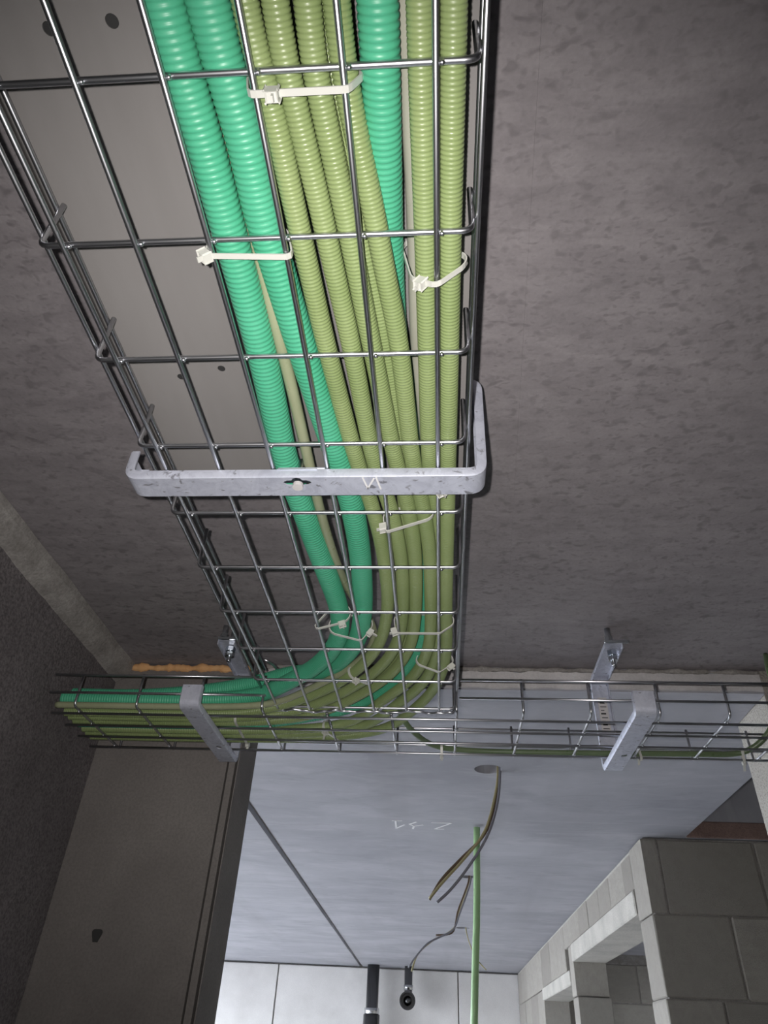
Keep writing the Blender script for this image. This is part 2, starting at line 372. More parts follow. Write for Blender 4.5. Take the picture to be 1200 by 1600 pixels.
# wall return beside the opening, with the double groove near its edge
pil = tag(link('wall_left_return', prism_me([(XW - .2, YB), (-0.385, YB), (-0.3845, YB + .014), (-0.3820, YB + .014), (-0.3815, YB), (-0.3705, YB + .001), (-0.3700, YB + .016), (-0.3670, YB + .016), (-0.3665, YB + .003), (-0.365, YB + .004), (-0.365, 1.383), (-3.7, 1.383), (-3.7, YB + .05), (XW - .2, YB + .05)], 0, ZH - .014), 'pillar'), 'grey-brown concrete wall return with a grooved edge', kind='structure')
q = P(151, 1462, D=YB)
link('dark_spot', prism_me([(q[0] + .0075 * math.cos(a) * (1 + .3 * math.sin(3 * a)), q[2] + .012 * math.sin(a) * (1 + .25 * math.cos(2 * a))) for a in np.linspace(0, 2 * math.pi, 16, endpoint=False)], YB - .0012, YB + .02, (0, 2, 1)), 'ink', pil)  # irregular dark spot set in the wall face
link('packing', box_me(XW, -0.37, YB + .012, 1.38, ZH - .0145, ZH - .0005), 'mortar', pil)

def lumpy(x0, x1, y, z, r, amp, freq, step=.004, n=8):
    pts, rr = [], []
    m = int((x1 - x0) / step)
    for i in range(m + 1):
        x = x0 + (x1 - x0) * i / m
        pts.append((x, y + .3 * r * noise.noise((x * 40, 5, 2)), z + .4 * r * noise.noise((x * 35, 9, 4))))
        rr.append(max(r * .3, r * (1 + amp * noise.noise((x * freq, 0, 7)) + .5 * amp * noise.noise((x * freq * 2.7, 4, 7)))))
    return tube_me(pts, rr, n)
tag(link('expanding_foam', lumpy(XW + .012, -0.372, YB + .001, ZH - .0080, .0072, .75, 48), 'foam'), 'orange foam bead squeezed out along the ceiling joint at left', 'foam')
tag(link('trim_2', lumpy(-0.36, 0.595, YB - .001, ZH - .004, .0048, .9, 30), 'mortar'), 'crumbly grey mortar line along the ceiling joint', kind='structure')
vs, fs = [], []; nf = 160
for i in range(nf + 1):
    x = -0.362 + (.958) * i / nf
    zb = Z2 + .004 + .003 * noise.noise((x * 22, 2, 0)); zt_ = ZH - .009 + .003 * noise.noise((x * 30, 6, 0)) + .002 * noise.noise((x * 90, 6, 0)); yf = YB - .0035 + .0012 * noise.noise((x * 15, 3, 3))
    for p in ((x, YB + .001, zb - .001), (x, yf, zb), (x, yf, zt_), (x, YB + .001, zt_ + .002)): vs.append(p)
for i in range(nf):
    for k in range(4): fs.append([i * 4 + k, i * 4 + (k + 1) % 4, i * 4 + 4 + (k + 1) % 4, i * 4 + 4 + k])
fs += [[3, 2, 1, 0], [nf * 4 + k for k in range(4)]]
tag(link('trim_3', mk(vs, fs), 'plaster'), 'pale plaster strip on the edge of the far slab', kind='structure')
# back wall panels
wb_ = tag(empty('wall_back', (-0.5, YW, 0)), 'pale concrete far wall of tall panels', kind='structure')
for a, b_ in ((-3.7, -1.306), (-1.298, 0.134), (0.142, 2.7)):
    link('wall_panel', box_me(a, b_, YW + .004 * (a > -2), YW + .2, 0, Z2 - .012, .004), 'backwall', wb_)
link('panel_backing', box_me(-3.7, 2.7, YW + .03, YW + .22, 0, Z2 - .004), 'mortar', wb_)
# window wall at the far left (out of frame) that lets the daylight in
wl = tag(empty('wall_far_left', (-3.6, 4, 0)), 'outer wall with a wide window on the left', kind='structure')
for bx in ((-3.7, -3.5, 1.383, 1.48, 0, Z2), (-3.7, -3.5, 6.3, YW, 0, Z2), (-3.7, -3.5, 1.48, 6.3, 0, .2), (-3.7, -3.5, 1.48, 6.3, 2.4, Z2)): link('wall_piece', box_me(*bx), 'backwall', wl)
wfr = tag(empty('window_1', (-3.6, 4, .2)), 'wide window frame on the left', kind='structure')
for y in (1.48, 3.07, 4.66, 6.24): link('window_frame', box_me(-3.63, -3.57, y, y + .06, .2, 2.4), 'wire', wfr)

# ---------------------------------------------------------------- block walls at right
XR, YD, TB = 0.60, 2.32, 0.165
unit_block = None
def block_mesh(seed):
    bm = bmesh.new(); bmesh.ops.create_cube(bm, size=1)
    bmesh.ops.bevel(bm, geom=bm.edges[:], offset=.018, segments=1, affect='EDGES')
    r = random.Random(seed)
    for v in bm.verts: v.co += Vector([r.uniform(-.006, .006) for _ in range(3)])
    me = bm_mesh(bm); me.materials.append(MT['block']); return me
BM = [block_mesh(i) for i in range(5)]
def block(parent, x0, x1, y0, y1, z0, z1, g=.004):
    o = bpy.data.objects.new('block', rng.choice(BM)); COL.objects.link(o); o.parent = parent
    o.location = Vector(((x0 + x1) / 2, (y0 + y1) / 2, (z0 + z1) / 2)) - root_loc(parent)
    j = rng.uniform(-.0015, .0015)
    o.scale = (x1 - x0 - g, y1 - y0 - g, z1 - z0 - g); o.location += Vector((j, j, 0)); return o
HB = 0.199
wd = tag(empty('wall_blocks_facing', (XR, YD, 0)), 'dark porous block wall facing the viewer at right', kind='structure')
for r_ in range(13):
    z1 = Z2 - .004 - r_ * HB; z0 = max(0.0, z1 - HB)
    if z1 <= .02: break
    js = [XR] + {0: [.648, .93, 1.32, 1.71, 2.1], 1: [.815, 1.2, 1.6, 2.0, 2.4], 2: [.75, 1.15, 1.55, 1.95, 2.35]}[r_ % 3 if r_ else 0] + [2.7]
    for a, b_ in zip(js, js[1:]): block(wd, a, b_, YD, YD + TB, z0, z1)
link('mortar_bed', box_me(XR + .012, 2.69, YD + .008, YD + TB - .008, 0, Z2 - .002), 'mortar', wd)
link('mortar_band', box_me(.74, 2.7, YD - .004, YD + TB, Z2 + .001, Z2 + .048, .003), 'redmortar', wd)
for k, a in enumerate((.74, 1.0, 1.4, 1.8, 2.2)): block(wd, a, (1.0, 1.4, 1.8, 2.2, 2.7)[k], YD, YD + TB, Z2 + .05, Z2 + .25)
for k, a in enumerate((.74, 1.2, 1.6, 2.0)): block(wd, a, (1.2, 1.6, 2.0, 2.7)[k], YD, YD + TB, Z2 + .25, Z2 + .45)
ws = tag(empty('wall_shaft_closure', (1.6, 1.8, Z2)), 'added walls closing the shaft over the side passage to keep it dark', kind='structure')  # enclosure added to keep light out of the void
for bx in ((.60, .735, 1.425, YD, Z2 + .22, Z2 + .5), (2.7, 2.9, 1.425, YD + TB, 0, Z2 + .5), (.6, 2.9, 1.265, YD + TB, Z2 + .5, Z2 + .6)): link('shaft_piece', box_me(*bx), 'rough', ws)
# pier / wall stub at the right of the opening
pr = tag(link('wall_right_pier', box_me(XR, 3.0, 1.272, 1.42, 0, ZH + .46), 'block'), 'rough block wall end at the right of the opening', kind='structure')
# long wall running away, with two openings under lintels
wr = tag(empty('wall_right_blocks', (XR, YD + TB, 0)), 'pale block partition with lintels and two openings', kind='structure')
x0, x1 = XR, XR + .15
YO1, YO2, YP, YQ, YE = YD + TB + .002, 3.79, 3.93, 5.03, YW - .004
la, lb = CZ + .371, CZ + .440
lc, ld = CZ + .290, CZ + .350
ys = [YO1, 2.62, 2.86, 3.08, 3.33, 3.56, YO2]
for a, b_ in zip(ys, ys[1:]): block(wr, x0, x1, a, b_, lb, Z2 - .012)
link('lintel', box_me(x0 - .004, x1, YO1 - .06 + .062, YO2 + .02, la, lb - .001, .004), 'lintel', wr)
for r_ in range(13):
    z1 = lb - r_ * HB; z0 = max(0, z1 - HB)
    if z1 < .02: break
    block(wr, x0, x1, YO2 + .021 if r_ == 0 else YO2, YP, z0, z1)
ys = [YO2, 4.05, 4.33, 4.62, 4.88, YQ]
for a, b_ in zip(ys, ys[1:]): block(wr, x0, x1, a, b_, lb if a < YP else ld, Z2 - .012)
link('lintel', box_me(x0 - .004, x1, YP + .001, YQ, lc, ld - .001, .004), 'lintel', wr)
for r_ in range(13):
    z1 = Z2 - .012 - r_ * HB; z0 = max(0, z1 - HB)
    if z1 < .02: break
    ys = [YQ, 5.35, 5.75, 6.15, YE] if r_ % 2 else [YQ, 5.55, 5.95, 6.35, YE]
    for a, b_ in zip(ys, ys[1:]): block(wr, x0, x1, a, b_, z0, z1)
link('mortar_joint', box_me(x0 + .01, x1 - .01, YO1, YE, Z2 - .013, Z2 - .001, .002), 'lintel', wr)
# far room behind the partition
wn = tag(empty('wall_next_room', (1.7, 5.2, 0)), 'block wall seen through the opening in the partition', kind='structure')
for r_ in range(13):
    z1 = Z2 - .05 - r_ * HB; z0 = max(0, z1 - HB)
    if z1 < .02: break
    js = [.76, 1.0, 1.4, 1.8, 2.2, 2.7] if r_ % 2 else [.76, 1.2, 1.6, 2.0, 2.4, 2.7]
    for a, b_ in zip(js, js[1:]): block(wn, a, b_, 5.2, 5.35, z0, z1, .006)
link('mortar_bed', box_me(.76, 2.7, 5.208, 5.34, 0, Z2), 'mortar', wn)
wx = tag(empty('wall_far_right', (2.8, 4, 0)), 'plain outer wall beyond the block partition', kind='structure')
link('wall_piece', box_me(2.7, 2.9, YD + TB, YW, 0, Z2), 'backwall', wx)

# ================================================================== TRAYS
RWIRE = 0.0021
ZT1, ZT2 = CZ + .429, CZ + .412                 # centre height of the bottom wires
def straight(a, b, n=2): return [np.array(a) + (np.array(b) - np.array(a)) * i / (n - 1) for i in range(n)]
t1 = tag(empty('wire_mesh_tray', (-0.128, 0.4, ZT1)), 'long steel wire mesh cable tray running away overhead, full of conduits', 'cable tray')
Y0, Y1E = -0.35, 1.063
XL = [-0.256 + .0512 * i for i in range(6)]
XSL, XSR = -0.2755, 0.0235
for x in XL: link('longitudinal_wire', tube_me(straight((x, Y0, ZT1), (x, Y1E - .004, ZT1)), RWIRE, 10), 'wire', t1)
for x in (XSL - .0042, XSR + .0042):
    for dz in (.020, .054): link('side_wire', tube_me(straight((x, Y0, ZT1 + dz), (x, Y1E - (.03 if dz > .03 else .004), ZT1 + dz)), RWIRE, 10), 'wire', t1)
ZC1 = ZT1 + 2 * RWIRE
ycs = [.153 + .1010 * k for k in range(-5, 10)]
for k, y in enumerate(ycs):
    y = min(y, Y1E)
    pts = rounded([(XSL, y, ZT1 + .058), (XSL, y, ZC1), (XSR, y, ZC1), (XSR, y, ZT1 + .058)], .008)
    wl_ = [((x + .0035, y - .0005, ZT1 + .0012), .0019) for x in XL]
    link('cross_wire', tube_me(pts, RWIRE, 10, extra=wl_), 'wire', t1)
# doubled, wavy splice wire at the open end
pts = [(XSL + .002 + (XSR - XSL - .004) * i / 90, Y1E + .0046 + .0028 * math.sin(i * .34) + .0012 * math.sin(i * .9), ZT1 + .0002 + .0008 * math.sin(i * .2)) for i in range(91)]
link('splice_wire', tube_me(rounded([(XSR + .001, Y1E + .004, ZT1 + .045), (XSR + .001, Y1E + .004, ZT1 + .006)], .004) + pts[::-1], RWIRE, 10), 'wire', t1)
link('bent_wire_end', tube_me(rounded([(XSL, Y1E - .06, ZT1 + .057), (XSL + .012, Y1E - .045, ZT1 + .056), (XSL + .02, Y1E - .02, ZT1 + .05), (XSL + .012, Y1E - .004, ZT1 + .046), (XSL, Y1E - .01, ZT1 + .04)], .008), RWIRE, 8), 'wire', t1)

t2 = tag(empty('wire_mesh_tray', (0, 1.13, ZT2)), 'shorter wire mesh cable tray crossing from left wall to right pier', 'cable tray')
YL = [1.052 + .0515 * i for i in range(4)]
YSN, YSF = 1.030, 1.228
XE0, XE1 = -0.622, 0.566
for y in YL: link('longitudinal_wire', tube_me(straight((XE0, y, ZT2), (XE1, y, ZT2)), RWIRE, 10), 'wire', t2)
for dz in (.024, .054):
    for a, b_ in ((XE0, -.270 if dz < .03 else -.285), (.031, XE1)): link('side_wire', tube_me(straight((a, YSN - .0042, ZT2 + dz), (b_, YSN - .0042, ZT2 + dz)), RWIRE, 10), 'wire', t2)
    link('side_wire', tube_me(straight((XE0, YSF + .0042, ZT2 + dz), (XE1, YSF + .0042, ZT2 + dz)), RWIRE, 10), 'wire', t2)
ZC2 = ZT2 + 2 * RWIRE
for k in range(-6, 6):
    x = .0265 + .1005 * k
    wl_ = [((x + .0005, y - .0035, ZT2 + .0012), .0018) for y in YL]
    if k in (-1, -2): raw = [(x, YL[0] - .008, ZC2), (x, YSF, ZC2), (x, YSF, ZT2 + .058)]
    else: raw = [(x, YSN, ZT2 + .058), (x, YSN, ZC2), (x, YSF, ZC2), (x, YSF, ZT2 + .058)]
    link('cross_wire', tube_me(rounded(raw, .008), RWIRE, 10, extra=wl_), 'wire', t2)

# sheet metal cover over the near half of the main tray
ZL = CZ + .494
bm = bmesh.new()
lx0, lx1, ly0, ly1 = -0.287, 0.031, -0.35, 0.575
prof = [(lx0, ZL - .012), (lx0, ZL), (lx1, ZL), (lx1, ZL - .012), (lx1 + .0012, ZL - .012), (lx1 + .0012, ZL + .0012), (lx0 - .0012, ZL + .0012), (lx0 - .0012, ZL - .012)]
lid = link('tray_cover', prism_me(prof, ly0, ly1, (0, 2, 1)), 'lid')
for u, v in ((77, 45), (175, 33), (283, 589), (346, 576)):
    c = P(u, v, .494); cut(lid, cyl_me((c[0], c[1]), .0036 if v > 100 else .0042, ZL - .01, ZL + .01, 18))
for u, v in ((77, 45), (175, 33), (283, 589), (346, 576)):  # added black discs give the open holes their shade by colour
    c = P(u, v, .494); link('hole_dark_disc', cyl_me((c[0], c[1]), .0034 if v > 100 else .0040, ZL + .0004, ZL + .0028, 18), 'ink', lid)
tag(lid, 'smooth pale grey sheet metal cover lying over the long tray', 'tray cover')

# ================================================================== CONDUITS AND CABLES
PATHS = {}
def build_path(key, pix, tail, r, step):
    c = [P(u, v, h) for u, v, h in pix]
    if c[0][1] < .25:                       # carried on straight along the tray, out of the picture
        sx = (c[1][0] - c[0][0]) / (c[1][1] - c[0][1]) * .0
        c = [np.array((c[0][0] - sx * (c[0][1] + .33), -.33, c[0][2])), np.array((c[0][0] - sx * (c[0][1] + .10), -.10, c[0][2]))] + c
    c += [np.array((x, y, z + CZ)) for x, y, z in tail]
    p = smooth_path(c, step); PATHS[key] = (p, r); return p
def corrugated(key, pix, tail, r, pitch, depth, n, m, label, group):
    p = build_path(key, pix, tail, r, pitch / 4)
    k = np.arange(len(p)) % 4; rr = r - depth * np.array([1.0, .18, 0, .18])[k]
    o = link('corrugated_conduit', tube_me(p, rr, n), m); tag(o, label, 'conduit', group); return o
def smoothcable(key, pix, tail, r, m, label, group=None):
    p = build_path(key, pix, tail, r, .006)
    return tag(link('electric_cable', tube_me(p, r, 14), m), label, 'cable', group)
XEND = XW + .022
zg, zo = .4475, .4433
GG, OG = 'emerald green corrugated conduits', 'olive green corrugated conduits in the trays'
corrugated('G1', [(254, 0, zg), (281, 100, zg), (323, 233, zg), (350, 333, zg), (410, 554, zg), (446, 720, zg), (470, 785, zg), (497, 860, zg), (526, 937, zg), (532, 970, zg), (526, 1005, zg), (495, 1040, .447), (464, 1058, .447)],
           [(-.275, 1.040, .446), (-.33, 1.058, .443), (-.42, 1.062, .4405), (-.53, 1.062, .4405), (XEND, 1.062, .4405)], .0125, .0042, .0010, 28, 'green', 'emerald corrugated conduit, leftmost of the bundle beside the bare tray cover', GG)
corrugated('G2', [(324, 0, zg), (349, 100, zg), (388, 232, zg), (406, 330, zg), (429, 400, zg), (449, 470, zg), (475, 554, zg), (497, 620, zg), (516, 680, zg), (528, 715, zg), (549, 785, zg), (562, 860, zg), (567, 930, zg), (566, 965, zg), (558, 1000, .4485), (536, 1029, .455), (504, 1050, .464)],
           [(-.225, 1.014, .4695), (-.29, 1.052, .4695), (-.38, 1.078, .464), (-.50, 1.086, .456), (XEND, 1.086, .456)], .0125, .0042, .0010, 28, 'green', 'emerald corrugated conduit second from left, next to the olive ones', GG)
corrugated('G3', [(590, 0, zg), (594, 100, zg), (598, 200, .451), (602, 300, .459), (605, 375, .466), (608, 430, .472), (616, 540, .476), (639, 700, .476), (658, 850, .472), (665, 950, .467), (660, 1000, .461), (646, 1027, .459), (623, 1058, .459), (588, 1084, .457), (550, 1103, .454)],
           [(-.20, 1.116, .444), (-.29, 1.129, .435), (-.42, 1.132, .4315), (XEND, 1.132, .4315)], 0.0118, .0042, .0010, 28, 'green', 'emerald corrugated conduit on the right side, dipping behind the olive conduits', GG)
ro = .0079
OL = {
 'O1': ([(382, 0, zo), (398, 75, zo), (431, 188, zo), (463, 338, zo), (478, 400, zo), (510, 540, zo), (556, 715, zo), (580, 785, zo), (598, 860, zo), (606, 930, zo), (603, 970, zo), (594, 1003, zo), (574, 1032, .4433), (540, 1060, .443), (492, 1085, .441)], [(-.265, 1.068, .434), (-.33, 1.080, .428), (-.44, 1.082, .4262), (XEND, 1.081, .4262)], 'olive corrugated conduit lying directly beside the second emerald one'),
 'O2': ([(430, 0, zo), (440, 75, zo), (468, 188, zo), (504, 338, zo), (517, 400, zo), (549, 540, zo), (583, 715, zo), (608, 785, zo), (625, 860, zo), (630, 930, zo), (628, 970, zo), (621, 1003, zo), (602, 1034, .4433), (570, 1062, .443), (522, 1089, .4405)], [(-.24, 1.086, .434), (-.32, 1.097, .428), (-.44, 1.0985, .4262), (XEND, 1.0975, .4262)], 'second olive corrugated conduit counted from the emerald pair'),
 'O3': ([(481, 0, zo), (484, 75, zo), (509, 188, zo), (541, 338, zo), (553, 400, zo), (581, 540, zo), (617, 715, zo), (637, 785, zo), (648, 860, zo), (650, 930, zo), (648, 970, zo), (643, 1003, zo), (626, 1036, .4433), (597, 1064, .443), (550, 1092, .4405)], [(-.21, 1.099, .434), (-.30, 1.113, .428), (-.44, 1.115, .4262), (XEND, 1.114, .4262)], 'third olive corrugated conduit counted from the emerald pair'),
 'O4': ([(526, 0, zo), (532, 75, zo), (552, 188, zo), (586, 338, zo), (596, 400, zo), (624, 540, zo), (644, 715, zo), (660, 785, zo), (671, 860, zo), (673, 930, zo), (673, 970, zo), (671, 1003, zo), (660, 1036, .4433), (637, 1066, .443), (598, 1094, .4405)], [(-.15, 1.128, .434), (-.26, 1.150, .428), (-.42, 1.153, .4262), (XEND, 1.152, .4262)], 'olive corrugated conduit crossing in front of the right emerald conduit'),
 'O5': ([(656, 0, zo), (659, 150, zo), (664, 338, zo), (668, 540, zo), (671, 715, .4450), (679, 785, .4525), (686, 860, .4545), (688, 930, .4555), (688, 970, .455), (686, 1005, .452), (676, 1042, .448), (655, 1074, .445), (622, 1099, .442)], [(-.13, 1.146, .434), (-.25, 1.168, .428), (-.42, 1.171, .4262), (XEND, 1.170, .4262)], 'inner of the two straight olive conduits along the right tray edge'),
 'O6': ([(709, 0, zo), (707, 150, zo), (704, 338, zo), (702, 540, zo), (700, 715, zo), (698, 860, zo), (697, 960, zo), (698, 1003, zo), (693, 1042, .4433), (678, 1076, .4433), (648, 1107, .441)], [(-.10, 1.160, .434), (-.23, 1.187, .428), (-.42, 1.190, .4262), (XEND, 1.189, .4262)], 'outermost olive conduit hugging the right side of the long tray'),
 'O7': ([(506, 0, .458), (520, 150, .458), (548, 300, .458), (577, 420, .458), (603, 540, .458), (627, 715, .458), (637, 860, .4585), (639, 960, .458), (631, 1010, .4575), (598, 1050, .4575), (548, 1082, .4565)], [(-.22, 1.090, .449), (-.32, 1.104, .441), (-.44, 1.107, .4405), (XEND, 1.106, .4405)], 'olive conduit of the upper layer, glimpsed between third and fourth olive ones'),
}
for k, (pix, tail, lab) in OL.items(): corrugated(k, pix, tail, ro, .0030, .00075, 18, 'olive', lab, OG)
smoothcable('C1', [(350, 170, .462), (388, 330, .4585), (418, 450, .4525), (437, 530, .4500), (457, 610, .4485), (480, 710, .4465), (497, 785, .4465), (519, 860, .452), (541, 915, .462), (566, 952, .468), (586, 982, .462), (580, 1012, .456), (556, 1037, .4515), (520, 1059, .446), (478, 1079, .439), (437, 1097, .432)],
            [(-.30, 1.046, .4265), (-.38, 1.0465, .4240), (-.50, 1.0465, .4235), (XEND, 1.0465, .4235)], .0052, 'cable', 'smooth olive cable running in the gap between the two left emerald conduits')
smoothcable('C2', [(632, 0, .4625), (641, 150, .464), (648, 330, .475), (650, 430, .482), (653, 560, .4835), (668, 715, .484), (684, 860, .484), (690, 960, .484)],
            [(.0, .86, .484), (-.02, .95, .482), (-.09, 1.05, .475), (-.20, 1.122, .462), (-.35, 1.145, .450), (XEND, 1.146, .446)], .0062, 'greycable', 'smooth grey cable between right emerald conduit and straight olive conduits')
# thin dark cable going right in the crossing tray
c3 = [P(641, 1000, .474), P(638, 1040, .473), P(628, 1075, .469), P(621, 1100, .457), P(626, 1118, .442), P(634, 1130, .431), P(646, 1144, .4245), P(680, 1166, .4225), P(740, 1173, .4225), P(804, 1175, .4225), P(950, 1177, .4225), P(1080, 1178, .4225), P(1150, 1178, .4235)]
c3 += [np.array((.522, 1.196, CZ + .430)), np.array((.546, 1.180, CZ + .450)), np.array((.560, 1.165, CZ + .480)), np.array((.566, 1.160, CZ + .520)), np.array((.572, 1.170, CZ + .560)), np.array((.585, 1.190, CZ + .596))]
p = smooth_path(c3, .006, .012); PATHS['C3'] = (p, .0048)
tag(link('electric_cable', tube_me(p, .0048, 12), 'cabled'), 'dark olive cable alone in the right half of the crossing tray', 'cable')

# ================================================================== CABLE TIES
def hull2(pts):
    pts = sorted(set(map(tuple, np.round(pts, 6)))); 
    def half(ps):
        o = []
        for q in ps:
            while len(o) > 1 and (o[-1][0] - o[-2][0]) * (q[1] - o[-2][1]) - (o[-1][1] - o[-2][1]) * (q[0] - o[-2][0]) <= 0: o.pop()
            o.append(q)
        return o
    a, b = half(pts), half(pts[::-1]); return a[:-1] + b[:-1]
def tie(org, nrm, keys, head, label, wires=(), tail=.006, shear=0.0, slack=0.0012, headup=False):
    """nylon strap pulled round the named conduits in the upright plane through org; head = side (0..1) along the underside"""
    org = np.array(org, float); nrm = nz((nrm[0], nrm[1], 0)); side = np.array((nrm[1], -nrm[0], 0.0)); up = np.array((0, 0, 1.0))
    circ = []
    for k in keys:
        p, r = PATHS[k]; d = np.abs((p - org) @ nrm) + .15 * np.linalg.norm(p - org, axis=1); q = p[np.argmin(d)] - org; circ.append((q @ side, q @ up, r))
    for wpt, r in wires: q = np.array(wpt, float) - org; circ.append((q @ side, q @ up, r))
    th, wdt = .0011, .0040
    pts = []
    for a, b, r in circ: pts += [(a + (r + slack) * math.cos(t), b + (r + slack) * math.sin(t)) for t in np.linspace(0, 2 * math.pi, 32, endpoint=False)]
    hl = np.array(hull2(pts)); hl = np.vstack([hl, hl[:1]])
    d = np.concatenate([[0], np.cumsum(np.linalg.norm(np.diff(hl, axis=0), axis=1))]); n = max(40, int(d[-1] / .003))
    s = np.linspace(0, d[-1], n, endpoint=False); lp = np.stack([np.interp(s, d, hl[:, k]) for k in (0, 1)], 1)
    tg = np.roll(lp, -1, 0) - np.roll(lp, 1, 0); tg /= np.linalg.norm(tg, axis=1)[:, None]; nm = np.stack([tg[:, 1], -tg[:, 0]], 1)
    cx = (lp[:, 0].min() + lp[:, 0].max()) / 2
    def w3(a, b, c): return org + side * a + up * b + nrm * (c + shear * (a - cx))
    vs = []
    for (a, b), (na, nb) in zip(lp, nm):
        for o_, c in ((0, -wdt / 2), (th, -wdt / 2), (th, wdt / 2), (0, wdt / 2)): vs.append(w3(a + na * o_, b + nb * o_, c))
    fs = [[i * 4 + k, i * 4 + (k + 1) % 4, ((i + 1) % n) * 4 + (k + 1) % 4, ((i + 1) % n) * 4 + k] for i in range(n) for k in range(4)]
    xmin, xmax = lp[:, 0].min(), lp[:, 0].max(); tx = xmin + head * (xmax - xmin)
    low = lp[:, 1] < (lp[:, 1].min() + lp[:, 1].max()) / 2 if not headup else np.ones(n, bool)
    i = int(np.argmin(np.where(low, np.abs(lp[:, 0] - tx), 9))); a, b = lp[i]; na, nb = nm[i]
    base = tuple(w3(a, b, 0)); e = empty('cable_tie', base)
    link('strap', mk(vs, fs), 'tie', e)
    bm = bmesh.new(); bmesh.ops.create_cube(bm, size=1); ta, tb = tg[i]
    for v in bm.verts:
        q = v.co; o_ = .0024 + q.z * .0052; f_ = q.x * .0074
        v.co = Vector(w3(a + na * o_ + ta * f_, b + nb * o_ + tb * f_, q.y * .0064))
    bmesh.ops.bevel(bm, geom=bm.edges[:], offset=.0010, segments=1, affect='EDGES')
    link('locking_head', bm_mesh(bm), 'tie', e)
    bm = bmesh.new(); bmesh.ops.create_cube(bm, size=1)
    for v in bm.verts:
        q = v.co; o_ = .0030 + (q.x + .5) * tail; f_ = q.z * .0011 + .0008
        v.co = Vector(w3(a + na * o_ + ta * f_, b + nb * o_ + tb * f_, q.y * .0038))
    link('cut_tail', bm_mesh(bm), 'tie', e)
    return tag(e, label, 'cable tie', 'white nylon cable ties')
ty = lambda v, x=600, h=.44: P(x, v, h)
yax = (0, 1, 0)
Wp = lambda i, y: ((XL[i], y, ZT1), RWIRE)
y = ty(132, 470, .435)[1]; tie((0, y, CZ + .44), yax, ['O1', 'O2', 'O3', 'O4'], .26, 'white cable tie round four olive conduits near the top edge', [Wp(3, y), Wp(4, y)])
y = ty(388, 390, .435)[1]; tie((0, y, CZ + .44), yax, ['G1', 'G2'], .02, 'white cable tie round the two left emerald conduits', [Wp(2, y), Wp(3, y)], shear=.05)
y = ty(430, 680, .435)[1]; tie((0, y, CZ + .44), yax, ['C2', 'O5', 'O6'], .34, 'white cable tie round the grey cable and two straight olive conduits', [Wp(5, y)], shear=-.25, slack=.003)
y = ty(815, 620, .435)[1]; tie((0, y, CZ + .44), yax, ['O2', 'O3', 'O4'], .03, 'white cable tie just beyond the main hanger bracket', [Wp(4, y)], shear=-.2)
y = ty(762, 690, .43)[1]; tie((0, y, CZ + .44), yax, ['O5', 'O6'], .5, 'cable tie mostly hidden behind the lower edge of the main hanger bracket', [Wp(5, y)])
y = ty(972, 520, .435)[1]; tie((0, y, CZ + .44), yax, ['G1'], .80, 'white cable tie on the leftmost emerald conduit just before it bends', [Wp(2, y)])
q = ty(990, 545, .435); tie(q, (-.25, 1, 0), ['G1', 'G2'], .93, 'white cable tie with a bulky head joining both emerald conduits at the bend', [Wp(3, q[1])], tail=.010, shear=-.28)
y = ty(979, 650, .435)[1]; tie((0, y, CZ + .44), yax, ['O2', 'O3', 'O4', 'O6'], .03, 'long white cable tie across four olive conduits before the bend', [Wp(4, y), Wp(5, y)])
q = ty(1035, 680, .44); tie(q, (-.35, 1, 0), ['O4', 'O5', 'O6'], .90, 'curved white cable tie at the outer side of the olive bend', [Wp(5, q[1])], shear=-.3)
q = ty(1062, 575, .44); tie(q, (-.75, .75, 0), ['O1', 'O2'], .30, 'white cable tie round the inner olive conduits in the middle of the bend', [], slack=.002)
q = P(378, 1140, .424); tie((q[0], 1.12, CZ + .43), (1, 0, 0), ['O2', 'O3', 'G3', 'O4', 'O5', 'O6'], .03, 'white cable tie round the olive bundle beside the left hanger bracket', [], shear=.02)
q = P(516, 1140, .43); tie(q, (-.9, .45, 0), ['O4', 'O5', 'O6'], .10, 'white cable tie on the olive conduits where they enter the crossing tray', [], tail=.012)
q = P(690, 1172, .42); tie(q, (1, 0, 0), ['C3'], .2, 'tiny cable tie on the dark cable under the tray end', [((q[0], YL[3], ZT2), RWIRE)])
q = P(1000, 1177, .42); tie(q, (1, 0, 0), ['C3'], .2, 'small cable tie on the dark cable right of the right hanger bracket', [((q[0], YL[3], ZT2), RWIRE)], tail=.010)
q = P(1158, 1180, .424); tie(q, (1, -.2, 0), ['C3'], .2, 'small cable tie where the dark cable turns up at the right pier', [((q[0], YL[3], ZT2), RWIRE)], tail=.014)

